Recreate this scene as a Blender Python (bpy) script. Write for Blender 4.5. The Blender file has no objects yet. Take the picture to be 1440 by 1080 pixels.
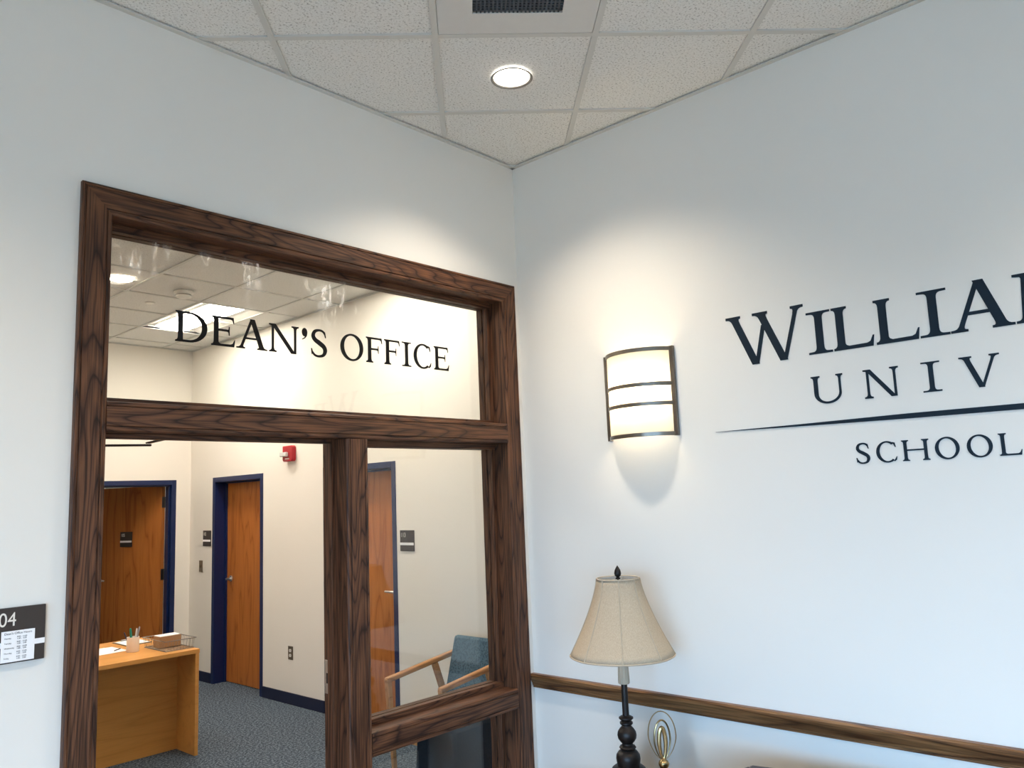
import bpy, math, random
from mathutils import Vector, Matrix
random.seed(7)
SC = bpy.context.scene
COL = SC.collection
pi = math.pi

# ---------------------------------------------------------------- camera, world, exposure
CAMZ = 1.756
ROT = [[0.6744956, -0.73714904, -0.04082875],      # image right
       [0.07535141, 0.12374992, -0.98944839],      # image down
       [0.73442348, 0.66430208, 0.139014]]         # forward
cd = bpy.data.cameras.new('camera'); cam = bpy.data.objects.new('camera', cd); COL.objects.link(cam)
r, d, f = [Vector(v) for v in ROT]
m = Matrix((r, -d, -f)).transposed().to_4x4(); m.translation = (0, 0, CAMZ)
cam.matrix_world = m
cd.sensor_width = 36.0; cd.lens = 1115.62 / 1440 * 36; cd.clip_start = 0.05
SC.camera = cam

W = bpy.data.worlds.new('sky'); SC.world = W; W.use_nodes = True
bgn = W.node_tree.nodes['Background']
bgn.inputs[0].default_value = (0.365, 0.64, 1.0, 1); bgn.inputs[1].default_value = 11.3

DOWN_W = 84.0    # watts of each lobby downlight's beam
TROF = 19.5      # radiance of the office troffer lenses
SCON = 105.0     # radiance of the sconce bulbs

SC.view_settings.view_transform = 'Standard'; SC.view_settings.look = 'None'
SC.view_settings.gamma = 1.0; SC.view_settings.use_curve_mapping = False
SC.view_settings.exposure = 0.95
SC.cycles.use_denoising = True
SC.cycles.max_bounces = 10; SC.cycles.diffuse_bounces = 6; SC.cycles.transparent_max_bounces = 24
SC.cycles.sample_clamp_indirect = 6.0
SC.cycles.caustics_reflective = False; SC.cycles.caustics_refractive = False

# portals: the two daylight windows of the lobby
def portal(name, loc, rot, sx, sy):
    L = bpy.data.lights.new(name, 'AREA'); L.shape = 'RECTANGLE'; L.size = sx; L.size_y = sy
    L.cycles.is_portal = True
    o = bpy.data.objects.new(name, L); COL.objects.link(o); o.location = loc; o.rotation_euler = rot
portal('daylight_portal', (-3.06, -2.4, 1.175), (0, -pi/2, 0), 2.05, 7.2)

# ---------------------------------------------------------------- dimensions (metres)
CZ = 3.484                      # ceiling (face of the grid)
LX0, LX1, LY0, LY1 = -3.0, 3.036, -6.5, 2.68      # lobby
OX0, OX1, OY0, OY1 = -1.0, 4.065, 2.83, 8.45      # office
S2 = math.sqrt(0.5)

# ---------------------------------------------------------------- materials
def lin(c):
    c /= 255.0
    return c/12.92 if c <= .04045 else ((c+.055)/1.055)**2.4
def rgb(r, g, b): return (lin(r), lin(g), lin(b), 1)
MATS = {}
class NT:
    def __init__(s, name):
        s.m = bpy.data.materials.new(name); s.m.use_nodes = True; s.t = s.m.node_tree
        s.b = s.t.nodes['Principled BSDF']; s.out = s.t.nodes['Material Output']; MATS[name] = s.m
    def n(s, kind, **kw):
        x = s.t.nodes.new(kind)
        for k, v in kw.items():
            if k.startswith('i_'):
                kk = k[2:]
                x.inputs[int(kk) if kk.isdigit() else kk.replace('_', ' ')].default_value = v
            else: setattr(x, k, v)
        return x
    def l(s, a, b): s.t.links.new(a, b)
    def coord(s, scale=(1, 1, 1), rot=(0, 0, 0)):
        tc = s.n('ShaderNodeTexCoord'); mp = s.n('ShaderNodeMapping')
        mp.inputs['Scale'].default_value = scale; mp.inputs['Rotation'].default_value = rot
        s.l(tc.outputs['Object'], mp.inputs['Vector']); return mp.outputs['Vector']
    def ramp(s, fac, stops):
        x = s.n('ShaderNodeValToRGB'); e = x.color_ramp.elements
        while len(e) < len(stops): e.new(0.5)
        for k, (p, c) in enumerate(stops): e[k].position = p; e[k].color = c
        s.l(fac, x.inputs['Fac']); return x.outputs['Color']
    def mix(s, fac, a, b, mode='MIX'):
        x = s.n('ShaderNodeMix', data_type='RGBA', blend_type=mode)
        for sock, v in ((x.inputs[0], fac), (x.inputs[6], a), (x.inputs[7], b)):
            if hasattr(v, 'links'): s.l(v, sock)
            else: sock.default_value = v
        return x.outputs[2]
    def bump(s, h, strength=.2, dist=.01):
        x = s.n('ShaderNodeBump'); x.inputs['Strength'].default_value = strength; x.inputs['Distance'].default_value = dist
        s.l(h, x.inputs['Height']); s.l(x.outputs['Normal'], s.b.inputs['Normal'])
def plain(name, col, rough=.5, metal=0.0, spec=None, noise=0.0, nscale=30):
    t = NT(name); t.b.inputs['Base Color'].default_value = col; t.b.inputs['Roughness'].default_value = rough
    t.b.inputs['Metallic'].default_value = metal
    if spec is not None: t.b.inputs['Specular IOR Level'].default_value = spec
    if noise:
        nz = t.n('ShaderNodeTexNoise', i_Scale=float(nscale), i_Detail=4.0); t.l(t.coord(), nz.inputs['Vector'])
        dark = tuple(c*(1-noise) for c in col[:3]) + (1,)
        t.l(t.ramp(nz.outputs['Fac'], [(.35, dark), (.65, col)]), t.b.inputs['Base Color'])
    return t.m
def emit(name, col, strength):
    t = NT(name); e = t.n('ShaderNodeEmission'); e.inputs[0].default_value = col; e.inputs[1].default_value = strength
    t.l(e.outputs[0], t.out.inputs['Surface']); return t.m
def paint(name, col):
    t = NT(name); nz = t.n('ShaderNodeTexNoise', i_Scale=260.0, i_Detail=3.0); t.l(t.coord(), nz.inputs['Vector'])
    n2 = t.n('ShaderNodeTexNoise', i_Scale=.9, i_Detail=2.0); t.l(t.coord(), n2.inputs['Vector'])
    dk = tuple(c*.975 for c in col[:3]) + (1,)
    t.l(t.ramp(n2.outputs['Fac'], [(.3, dk), (.7, col)]), t.b.inputs['Base Color'])
    t.b.inputs['Roughness'].default_value = .62; t.b.inputs['Specular IOR Level'].default_value = .25
    t.bump(nz.outputs['Fac'], .06, .002)
def wood(name, axis, dark, mid, lite, ring=16.0, rough=.38, pores=.45, seed=(0, 0, 0)):
    t = NT(name); sc = [1, 1, 1]; sc[axis] = .11
    tc = t.n('ShaderNodeTexCoord'); oi = t.n('ShaderNodeObjectInfo')
    add = t.n('ShaderNodeVectorMath', operation='MULTIPLY_ADD')      # every board cut from another place
    cmb = t.n('ShaderNodeCombineXYZ')
    for k in range(3): t.l(oi.outputs['Random'], cmb.inputs[k])
    add.inputs[1].default_value = (1.9, 2.7, 3.3)
    t.l(cmb.outputs[0], add.inputs[0]); t.l(tc.outputs['Object'], add.inputs[2])
    mp = t.n('ShaderNodeMapping'); mp.inputs['Scale'].default_value = sc; mp.inputs['Location'].default_value = seed
    t.l(add.outputs[0], mp.inputs['Vector'])
    nz = t.n('ShaderNodeTexNoise', i_Scale=5.0, i_Detail=2.0, i_Roughness=.45); t.l(mp.outputs[0], nz.inputs['Vector'])
    mul = t.n('ShaderNodeMath', operation='MULTIPLY'); mul.inputs[1].default_value = ring; t.l(nz.outputs['Fac'], mul.inputs[0])
    fr = t.n('ShaderNodeMath', operation='FRACT'); t.l(mul.outputs[0], fr.inputs[0])
    base = t.ramp(fr.outputs[0], [(0.0, dark), (.12, mid), (.6, lite), (.92, mid), (1.0, dark)])
    sp = [170, 170, 170]; sp[axis] = 5
    mp2 = t.n('ShaderNodeMapping'); mp2.inputs['Scale'].default_value = sp; t.l(add.outputs[0], mp2.inputs['Vector'])
    pn = t.n('ShaderNodeTexNoise', i_Scale=1.0, i_Detail=2.0); t.l(mp2.outputs[0], pn.inputs['Vector'])
    pr = t.ramp(pn.outputs['Fac'], [(.38, (1-pores,)*3 + (1,)), (.56, (1, 1, 1, 1))])
    t.l(t.mix(1.0, base, pr, 'MULTIPLY'), t.b.inputs['Base Color'])
    t.b.inputs['Roughness'].default_value = rough; t.b.inputs['Specular IOR Level'].default_value = .3
    t.bump(pn.outputs['Fac'], .12, .0015)
paint('wall_paint', rgb(226, 224, 219)); paint('office_paint', rgb(232, 227, 218))
WD = (rgb(40, 22, 15), rgb(84, 54, 38), rgb(106, 70, 48))
for k, a in enumerate('xyz'): wood('walnut_' + a, k, *WD, ring=30, rough=.5, pores=.6)
wood('rail_wood', 1, rgb(68, 42, 24), rgb(112, 76, 47), rgb(136, 97, 62), ring=12)
wood('door_veneer', 2, rgb(150, 84, 34), rgb(172, 103, 46), rgb(180, 110, 51), ring=7, rough=.4, pores=.12)
wood('desk_laminate', 0, rgb(206, 147, 78), rgb(213, 153, 83), rgb(217, 157, 87), ring=6, rough=.35, pores=.06)
wood('chair_wood', 0, rgb(158, 108, 66), rgb(184, 132, 86), rgb(196, 144, 96), ring=8, rough=.4, pores=.15)
wood('dark_table_wood', 1, rgb(26, 18, 14), rgb(44, 30, 22), rgb(54, 38, 28), ring=9)
plain('navy_metal', rgb(6, 30, 76), .35, noise=.06)
plain('navy_vinyl', rgb(8, 20, 52), .5, noise=.08)
plain('white_metal', rgb(200, 200, 196), .5, noise=.02)
plain('vent_white', rgb(208, 207, 204), .5, noise=.02)
plain('white_plastic', rgb(232, 230, 224), .4, noise=.02)
plain('steel', rgb(216, 216, 214), .34, 1.0, noise=.08, nscale=80)
plain('sconce_nickel', rgb(136, 128, 118), .3, 1.0, noise=.08, nscale=80)
plain('grey_ring', rgb(136, 132, 126), .4, .6, noise=.05)
plain('dark_hinge', rgb(120, 122, 122), .35, 1.0, noise=.05)
plain('closer_dark', rgb(50, 42, 36), .4, .6, noise=.1)
plain('black_vinyl', rgb(6, 6, 8), .6, spec=.2, noise=.05)
plain('navy_letter', rgb(10, 30, 44), .6, spec=.25, noise=.05)
plain('sign_brown', rgb(52, 44, 40), .45, noise=.1)
plain('sign_print', rgb(226, 220, 210), .5, noise=.02)
plain('paper', rgb(240, 240, 242), .7, noise=.03)
plain('paper_green', rgb(232, 240, 214), .7, noise=.03)
plain('print_ink', rgb(52, 54, 66), .7, noise=.05)
plain('red_plastic', rgb(168, 20, 34), .35, noise=.06)
plain('strobe_lens', rgb(210, 212, 214), .12, .2, noise=.05)
plain('plate_bronze', rgb(122, 108, 90), .35, .7, noise=.08)
plain('bronze', rgb(40, 34, 32), .42, .5, noise=.2, nscale=40)
plain('gold', rgb(176, 152, 110), .28, 1.0, noise=.12, nscale=60)
plain('dark_leather', rgb(62, 62, 72), .45, noise=.2, nscale=60)
plain('cardboard', rgb(168, 132, 96), .75, noise=.12, nscale=90)
plain('wire_chrome', rgb(150, 148, 146), .3, 1.0, noise=.05)
plain('ceramic', rgb(240, 232, 224), .3, noise=.02)
for nm, c in (('pen_green', (26, 138, 120)), ('pen_white', (226, 226, 228)), ('pen_grey', (150, 146, 150)), ('pen_navy', (40, 44, 70))): plain(nm, rgb(*c), .35, noise=.04)
plain('grille_dark', rgb(58, 66, 76), .6, noise=.2, nscale=300)
plain('clip_black', rgb(28, 28, 30), .4, noise=.1)
plain('shade_trim', rgb(178, 164, 144), .8, noise=.04)
plain('shade_lining', rgb(232, 228, 222), .8, noise=.03)
plain('lobby_tile', rgb(174, 150, 126), .5, noise=.1, nscale=6)
plain('outdoor_paving', rgb(150, 148, 142), .8, noise=.1, nscale=2)
emit('downlight_lens', (1.0, .92, .80, 1), 5.0)
emit('office_downlight_lens', (1.0, .84, .64, 1), 40)
emit('troffer_lens', (1.0, .91, .79, 1), TROF)
emit('bulb_glow', (1.0, .80, .52, 1), SCON)
def fabric(name, base, dark, scale, rough=.9):
    t = NT(name); w = t.n('ShaderNodeTexVoronoi', i_Scale=scale); t.l(t.coord(), w.inputs['Vector'])
    t.l(t.ramp(w.outputs['Distance'], [(.25, dark), (.55, base)]), t.b.inputs['Base Color'])
    t.b.inputs['Roughness'].default_value = rough; t.b.inputs['Specular IOR Level'].default_value = .15
    t.bump(w.outputs['Distance'], .15, .003)
fabric('teal_fabric', rgb(82, 106, 120), rgb(60, 82, 96), 75.0)
fabric('navy_fabric', rgb(26, 34, 42), rgb(20, 28, 36), 75.0)
def shade_cloth():
    t = NT('shade_fabric'); nz = t.n('ShaderNodeTexNoise', i_Scale=420.0, i_Detail=2.0); t.l(t.coord((1, 1, .25)), nz.inputs['Vector'])
    t.l(t.ramp(nz.outputs['Fac'], [(.3, rgb(168, 152, 131)), (.7, rgb(186, 170, 148))]), t.b.inputs['Base Color'])
    t.b.inputs['Roughness'].default_value = .9; t.b.inputs['Specular IOR Level'].default_value = .1
    t.bump(nz.outputs['Fac'], .15, .001)
shade_cloth()
def carpet():
    t = NT('carpet'); a = t.n('ShaderNodeTexNoise', i_Scale=62.0, i_Detail=2.0, i_Roughness=.95); t.l(t.coord(), a.inputs['Vector'])
    t.l(t.ramp(a.outputs['Fac'], [(.36, rgb(34, 42, 50)), (.5, rgb(74, 86, 99)), (.64, rgb(128, 140, 152))]), t.b.inputs['Base Color'])
    t.b.inputs['Roughness'].default_value = .95; t.b.inputs['Specular IOR Level'].default_value = .1
    t.bump(a.outputs['Fac'], .5, .006)
carpet()
def tile_mat():
    t = NT('ceiling_board'); a = t.n('ShaderNodeTexNoise', i_Scale=120.0, i_Detail=3.0, i_Roughness=.7); t.l(t.coord(), a.inputs['Vector'])
    t.l(t.ramp(a.outputs['Fac'], [(.33, rgb(158, 157, 153)), (.45, rgb(222, 222, 219)), (.7, rgb(230, 230, 228))]), t.b.inputs['Base Color'])
    t.b.inputs['Roughness'].default_value = .9; t.b.inputs['Specular IOR Level'].default_value = .1
    t.bump(a.outputs['Fac'], .35, .004)
tile_mat()
def glass_mat(name, smudge=False):
    t = NT(name)
    g = t.n('ShaderNodeNewGeometry'); ior = t.n('ShaderNodeMix', data_type='FLOAT')
    ior.inputs[2].default_value = 1.5; ior.inputs[3].default_value = 1/1.5; t.l(g.outputs['Backfacing'], ior.inputs[0])
    fr = t.n('ShaderNodeFresnel'); t.l(ior.outputs[0], fr.inputs['IOR'])
    tr = t.n('ShaderNodeBsdfTransparent'); tr.inputs[0].default_value = (.965, .975, .965, 1)
    gl = t.n('ShaderNodeBsdfGlossy'); gl.inputs['Roughness'].default_value = 0.0
    mx = t.n('ShaderNodeMixShader'); t.l(fr.outputs[0], mx.inputs[0]); t.l(tr.outputs[0], mx.inputs[1]); t.l(gl.outputs[0], mx.inputs[2])
    last = mx.outputs[0]
    if smudge:      # dried wiping streaks along the top of the pane
        tc = t.n('ShaderNodeTexCoord'); mp = t.n('ShaderNodeMapping'); mp.inputs['Rotation'].default_value = (0, .9, 0); mp.inputs['Scale'].default_value = (26, 1, 7)
        t.l(tc.outputs['Object'], mp.inputs['Vector'])
        nz = t.n('ShaderNodeTexNoise', i_Scale=1.0, i_Detail=5.0, i_Roughness=.7, i_Distortion=1.2); t.l(mp.outputs[0], nz.inputs['Vector'])
        n2 = t.n('ShaderNodeTexNoise', i_Scale=4.5, i_Detail=1.0); t.l(tc.outputs['Object'], n2.inputs['Vector'])
        sx = t.n('ShaderNodeSeparateXYZ'); t.l(tc.outputs['Object'], sx.inputs[0])
        zr = t.n('ShaderNodeMapRange'); zr.inputs[1].default_value = 2.46; zr.inputs[2].default_value = 2.62; t.l(sx.outputs['Z'], zr.inputs[0])
        xr = t.n('ShaderNodeMapRange'); xr.inputs[1].default_value = 2.25; xr.inputs[2].default_value = 1.95; t.l(sx.outputs['X'], xr.inputs[0])
        def ml(a, b):
            q = t.n('ShaderNodeMath', operation='MULTIPLY')
            for k, v in enumerate((a, b)):
                if hasattr(v, 'links'): t.l(v, q.inputs[k])
                else: q.inputs[k].default_value = v
            return q.outputs[0]
        f1 = t.n('ShaderNodeMapRange'); f1.inputs[1].default_value = .52; f1.inputs[2].default_value = .75; t.l(nz.outputs['Fac'], f1.inputs[0])
        f2 = t.n('ShaderNodeMapRange'); f2.inputs[1].default_value = .45; f2.inputs[2].default_value = .62; t.l(n2.outputs['Fac'], f2.inputs[0])
        fac = ml(ml(ml(f1.outputs[0], f2.outputs[0]), ml(zr.outputs[0], xr.outputs[0])), .45)
        tl = t.n('ShaderNodeBsdfTranslucent'); df = t.n('ShaderNodeBsdfDiffuse')
        wc = t.mix(fac, (0, 0, 0, 1), (.9, .9, .9, 1)); t.l(wc, tl.inputs[0]); t.l(wc, df.inputs[0])
        a1 = t.n('ShaderNodeAddShader'); a2 = t.n('ShaderNodeAddShader')
        t.l(tl.outputs[0], a1.inputs[0]); t.l(df.outputs[0], a1.inputs[1]); t.l(a1.outputs[0], a2.inputs[0]); t.l(last, a2.inputs[1]); last = a2.outputs[0]
    t.l(last, t.out.inputs['Surface'])
glass_mat('clear_glass'); glass_mat('smudged_glass', True)
def acrylic():
    t = NT('opal_acrylic'); a = t.n('ShaderNodeBsdfTranslucent'); b = t.n('ShaderNodeBsdfDiffuse')
    a.inputs[0].default_value = (.50, .48, .42, 1); b.inputs[0].default_value = (.9, .88, .82, 1)
    x = t.n('ShaderNodeMixShader'); x.inputs[0].default_value = .35
    t.l(a.outputs[0], x.inputs[1]); t.l(b.outputs[0], x.inputs[2]); t.l(x.outputs[0], t.out.inputs['Surface'])
acrylic()

# ---------------------------------------------------------------- mesh helpers
class MB:
    def __init__(s): s.v = []; s.f = []
    def add(s, vs, fs):
        k = len(s.v); s.v += [tuple(p) for p in vs]; s.f += [tuple(i+k for i in q) for q in fs]; return s
    def box(s, x0, x1, y0, y1, z0, z1):
        return s.add([(x, y, z) for x in (x0, x1) for y in (y0, y1) for z in (z0, z1)],
                     [(0, 1, 3, 2), (4, 6, 7, 5), (0, 4, 5, 1), (2, 3, 7, 6), (0, 2, 6, 4), (1, 5, 7, 3)])
    def prism(s, poly, fn, t):         # poly of 2d points, fn(u, v, w) -> point, thickness t
        n = len(poly); a = [fn(u, v, 0) for u, v in poly]; b = [fn(u, v, t) for u, v in poly]
        return s.add(a + b, [tuple(range(n))[::-1], tuple(range(n, 2*n))] + [(i, (i+1) % n, n+(i+1) % n, n+i) for i in range(n)])
    def lathe(s, prof, c=(0, 0, 0), n=28, caps=True, fn=None):
        vs = []
        for rr, z in prof:
            for k in range(n):
                a = 2*pi*k/n; q = rr*(fn(a) if fn else 1)
                vs.append((c[0]+q*math.cos(a), c[1]+q*math.sin(a), c[2]+z))
        fs = [(j*n+k, j*n+(k+1) % n, (j+1)*n+(k+1) % n, (j+1)*n+k) for j in range(len(prof)-1) for k in range(n)]
        if caps: fs += [tuple(range(n))[::-1], tuple((len(prof)-1)*n+k for k in range(n))]
        return s.add(vs, fs)
    def tube(s, pts, rad, n=8, closed=False):
        pts = [Vector(p) for p in pts]; N = len(pts); rs = rad if isinstance(rad, (list, tuple)) else [rad]*N
        vs = []; up = None
        for i, p in enumerate(pts):
            a = pts[(i-1) % N] if (i or closed) else p; b = pts[(i+1) % N] if (i < N-1 or closed) else p
            t = (b-a).normalized()
            if up is None:
                up = Vector((0, 0, 1)) if abs(t.z) < .9 else Vector((1, 0, 0))
            u = (up - t*up.dot(t)).normalized(); up = u; w = t.cross(u)
            vs += [p + u*math.cos(2*pi*k/n)*rs[i] + w*math.sin(2*pi*k/n)*rs[i] for k in range(n)]
        M = N if closed else N-1
        fs = [(j*n+k, j*n+(k+1) % n, ((j+1) % N)*n+(k+1) % n, ((j+1) % N)*n+k) for j in range(M) for k in range(n)]
        if not closed: fs += [tuple(range(n))[::-1], tuple((N-1)*n+k for k in range(n))]
        return s.add(vs, fs)
    def bar(s, p0, p1, w, h, up=(0, 0, 1), w1=None, h1=None):   # rectangular bar between two points
        p0, p1 = Vector(p0), Vector(p1); t = (p1-p0).normalized(); u = Vector(up); u = (u - t*u.dot(t)).normalized(); q = t.cross(u)
        vs = []
        for p, ww, hh in ((p0, w, h), (p1, w1 or w, h1 or h)):
            for a, b in ((-1, -1), (1, -1), (1, 1), (-1, 1)): vs.append(p + q*a*ww/2 + u*b*hh/2)
        return s.add(vs, [(3, 2, 1, 0), (4, 5, 6, 7), (0, 1, 5, 4), (1, 2, 6, 5), (2, 3, 7, 6), (3, 0, 4, 7)])
    def ball(s, c, rx, ry=None, rz=None, n=18):
        prof = [(max(math.sin(pi*k/10), .002), -math.cos(pi*k/10)) for k in range(11)]
        k0 = len(s.v); s.lathe(prof, (0, 0, 0), n)
        for i in range(k0, len(s.v)):
            x, y, z = s.v[i]; s.v[i] = (c[0]+x*rx, c[1]+y*(ry or rx), c[2]+z*(rz or rx))
        return s
    def mesh(s, name):
        me = bpy.data.meshes.new(name); me.from_pydata(s.v, [], s.f); me.validate(); me.update()
        import bmesh
        bm = bmesh.new(); bm.from_mesh(me); bmesh.ops.recalc_face_normals(bm, faces=bm.faces); bm.to_mesh(me); bm.free()
        me.polygons.foreach_set('use_smooth', [True]*len(me.polygons)); me.set_sharp_from_angle(angle=math.radians(38))
        return me
    def build(s, name, mat, parent=None, bevel=0.0, **props):
        me = s.mesh(name); me.materials.append(MATS[mat]); return link(name, me, parent, bevel, **props)
def link(name, me, parent=None, bevel=0.0, **props):
    o = bpy.data.objects.new(name, me); COL.objects.link(o)
    if parent is not None: o.parent = parent
    if bevel:
        b = o.modifiers.new('bevel', 'BEVEL'); b.width = bevel; b.segments = 2; b.limit_method = 'ANGLE'; b.angle_limit = math.radians(40)
    for k, v in props.items(): o[k] = v
    return o
def empty(name, **props): return link(name, None, **props)
def thing(name, label, category, group=None):
    o = empty(name, label=label, category=category)
    if group: o['group'] = group
    return o
def box(name, mat, parent, *b, bevel=0.0, **kw): return MB().box(*b).build(name, mat, parent, bevel, **kw)

def clip(poly, x0, x1, y0, y1):
    for ax, lim, sg in ((0, x0, 1), (0, x1, -1), (1, y0, 1), (1, y1, -1)):
        out = []
        for i in range(len(poly)):
            a, b = poly[i-1], poly[i]; da, db = (a[ax]-lim)*sg, (b[ax]-lim)*sg
            if (da >= 0) != (db >= 0):
                t = da/(da-db); out.append((a[0]+t*(b[0]-a[0]), a[1]+t*(b[1]-a[1])))
            if db >= 0: out.append(b)
        poly = out
        if not poly: break
    return poly
def area(p): return abs(sum(p[i-1][0]*p[i][1]-p[i][0]*p[i-1][1] for i in range(len(p))))/2 if len(p) > 2 else 0

# ---------------------------------------------------------------- the setting
ST = dict(kind='structure')
box('floor', 'lobby_tile', None, LX0, LX1, LY0, LY1, -.1, 0, **ST)
box('floor_office', 'carpet', None, OX0, OX1+.18, LY1, OY1, -.1, 0, **ST)
wl = MB()                                            # wall with the glazed office front
wl.box(LX0, .935, LY1, OY0, 0, CZ+.1); wl.box(2.965, 4.3, LY1, OY0, 0, CZ+.1); wl.box(.935, 2.965, LY1, OY0, 2.8, CZ+.1)
wl.build('wall_left', 'wall_paint', None, **ST)
MB().box(LX1, LX1+.15, LY0, LY1, 0, CZ+.1).build('wall_right', 'wall_paint', None, **ST)
MB().box(LX0, LX1, LY0-.15, LY0, 0, CZ+.1).build('wall_front', 'wall_paint', None, **ST)
ws = MB(); WY0, WY1, WZ0, WZ1 = -6.0, 1.2, .15, 2.2    # daylight window in the lobby's side wall
ws.box(LX0-.15, LX0, LY0, WY0, 0, CZ+.1); ws.box(LX0-.15, LX0, WY1, LY1, 0, CZ+.1)
ws.box(LX0-.15, LX0, WY0, WY1, 0, WZ0); ws.box(LX0-.15, LX0, WY0, WY1, WZ1, CZ+.1)
ws.build('wall_side', 'wall_paint', None, **ST)
box('ground', 'outdoor_paving', None, -40, LX0-.16, -30, 30, -.25, -.15, **ST)  # unseen ground outside, added to cut the sky light from below
w2 = empty('window_2', **ST)
for k in range(9):
    y0 = WY0 + .8*k; box('glass_pane', 'clear_glass', w2, LX0-.08, LX0-.074, y0+.03, y0+.77, WZ0+.05, WZ1-.05)
for k in range(10): box('mullion', 'walnut_z', w2, LX0-.12, LX0-.03, WY0+.8*k-(.03 if k else 0), WY0+.8*k+(.03 if k < 9 else 0), WZ0+.05, WZ1-.05)
for z in (WZ0, WZ1-.05): box('frame_rail', 'walnut_y', w2, LX0-.12, LX0-.03, WY0, WY1, z, z+.05)

# office walls
D2Y0, D2Y1, D3Y0, D3Y1, DZ = 6.955, 7.945, 4.965, 5.955, 2.067     # door openings (outer frame) in the office's right wall
wr = MB()
for a, b in ((OY0, D3Y0+.02), (D3Y1-.02, D2Y0+.02), (D2Y1-.02, OY1+.15)): wr.box(OX1, OX1+.18, a, b, 0, CZ+.1)
for a, b in ((D3Y0, D3Y1), (D2Y0, D2Y1)): wr.box(OX1, OX1+.18, a+.02, b-.02, DZ-.02, CZ+.1)
wr.build('wall_office_right', 'office_paint', None, **ST)
D1X0, D1X1 = 2.89, 3.906
wb = MB(); wb.box(OX0, D1X0+.02, OY1, OY1+.13, 0, CZ+.1); wb.box(D1X1-.02, OX1, OY1, OY1+.13, 0, CZ+.1); wb.box(D1X0+.02, D1X1-.02, OY1, OY1+.13, DZ-.02, CZ+.1)
wb.build('wall_office_back', 'office_paint', None, **ST)
box('wall_office_left', 'office_paint', None, OX0-.15, OX0, OY0, OY1, 0, CZ+.1, **ST)
rb = MB(); rb.box(1.5, 4.5, 11.4, 11.5, 0, 2.75); rb.box(4.3, 4.4, OY1+.13, 11.4, 0, 2.75); rb.box(1.4, 1.5, OY1+.13, 11.5, 0, 2.75)
rb.build('wall_room_beyond', 'office_paint', None, **ST)
cb = MB()  # unseen backing boxes added to block sky light leaking past the doors
for a, b in ((D3Y0, D3Y1), (D2Y0, D2Y1)): cb.box(OX1+.30, OX1+.36, a-.1, b+.1, -.1, DZ+.2)
for a, b in ((D3Y0, D3Y1), (D2Y0, D2Y1)): cb.box(OX1+.18, OX1+.30, a-.1, b+.1, -.1, 0); cb.box(OX1+.18, OX1+.30, a-.1, a, 0, DZ+.2); cb.box(OX1+.18, OX1+.30, b, b+.1, 0, DZ+.2)
cb.build('light_block_behind_doors', 'office_paint', None, **ST)
box('floor_room_beyond', 'carpet', None, 1.5, 4.3, OY1, 11.4, -.1, 0, **ST)
box('ceiling_room_beyond', 'ceiling_board', None, 1.5, 4.3, OY1+.13, 11.4, 2.75, 2.8, **ST)
# baseboards
def base(name, *b): box(name, 'navy_vinyl', None, *b, bevel=.002, **ST)
base('baseboard_office_right', OX1-.01, OX1, D3Y1, D2Y0, 0, .1)
base('baseboard_office_near', OX1-.01, OX1, OY0, D3Y0, 0, .1)
base('baseboard_office_far', OX1-.01, OX1, D2Y1, OY1, 0, .1)
base('baseboard_office_back', D1X1, OX1-.01, OY1-.01, OY1, 0, .1)
base('baseboard_office_back_left', OX0, D1X0, OY1-.01, OY1, 0, .1)

# ceilings: lay-in tiles on a T-bar grid; in the lobby the grid lies at 45 degrees to the walls
def up(z0): return lambda u, v, w: (u, v, z0+w)
def ceiling(name, rect, tiled, org, d1, d2, skip, mat='ceiling_board'):
    x0, x1, y0, y1 = rect; tx0, ty0 = tiled
    c = empty(name, **ST)
    slab = MB(); slab.box(x0, x1, y0, y1, CZ+.03, CZ+.1); slab.build('backing_slab', 'white_metal', c)
    rest = MB()
    if tx0 > x0: rest.box(x0, tx0, y0, y1, CZ+.004, CZ+.03)
    if ty0 > y0: rest.box(max(x0, tx0), x1, y0, ty0, CZ+.004, CZ+.03)
    if rest.v: rest.build('tile_field', mat, c)
    T = .61; P = lambda s, t: (org[0]+s*d1[0]+t*d2[0], org[1]+s*d1[1]+t*d2[1])
    R = (tx0, x1, ty0, y1)
    for i in range(-12, 13):
        for j in range(-12, 13):
            if (i, j) in skip: continue
            g = .004
            p = clip([P(i*T+g, j*T+g), P((i+1)*T-g, j*T+g), P((i+1)*T-g, (j+1)*T-g), P(i*T+g, (j+1)*T-g)], *R)
            if area(p) > .0005:
                MB().prism(p, up(CZ+.007+random.uniform(0, .002)), .014).build('ceiling_tile', mat, c)
    h = .012
    for k in range(-12, 14):
        for a, b in (((k*T-h, -8), (k*T+h, 8)), ((-8, k*T-h), (8, k*T+h))):
            p = clip([P(a[0], a[1]), P(b[0], a[1]), P(b[0], b[1]), P(a[0], b[1])], *R)
            if area(p) > .0005: MB().prism(p, up(CZ if a[0] > -7.9 else CZ+.0004), .02).build('grid_bar', 'white_metal', c)
    a = .022
    for q in ((tx0, x1, y1-a, y1), (x1-a, x1, ty0, y1)): MB().box(q[0], q[1], q[2], q[3], CZ-.003, CZ+.002).build('wall_angle', 'white_metal', c)
    return c
SO, TO = -.0965, 2.795
ceiling('ceiling', (LX0, LX1, LY0, LY1), (-.4, -.9), (SO*S2+TO*S2, -SO*S2+TO*S2), (S2, -S2), (S2, S2), {(0, -1)})
ceiling('ceiling_office', (OX0, OX1, OY0, OY1), (1.2, 4.2), (3.11, 6.335), (1, 0), (0, 1), {(0, 0), (0, 1), (0, -4), (0, -3)})

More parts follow.
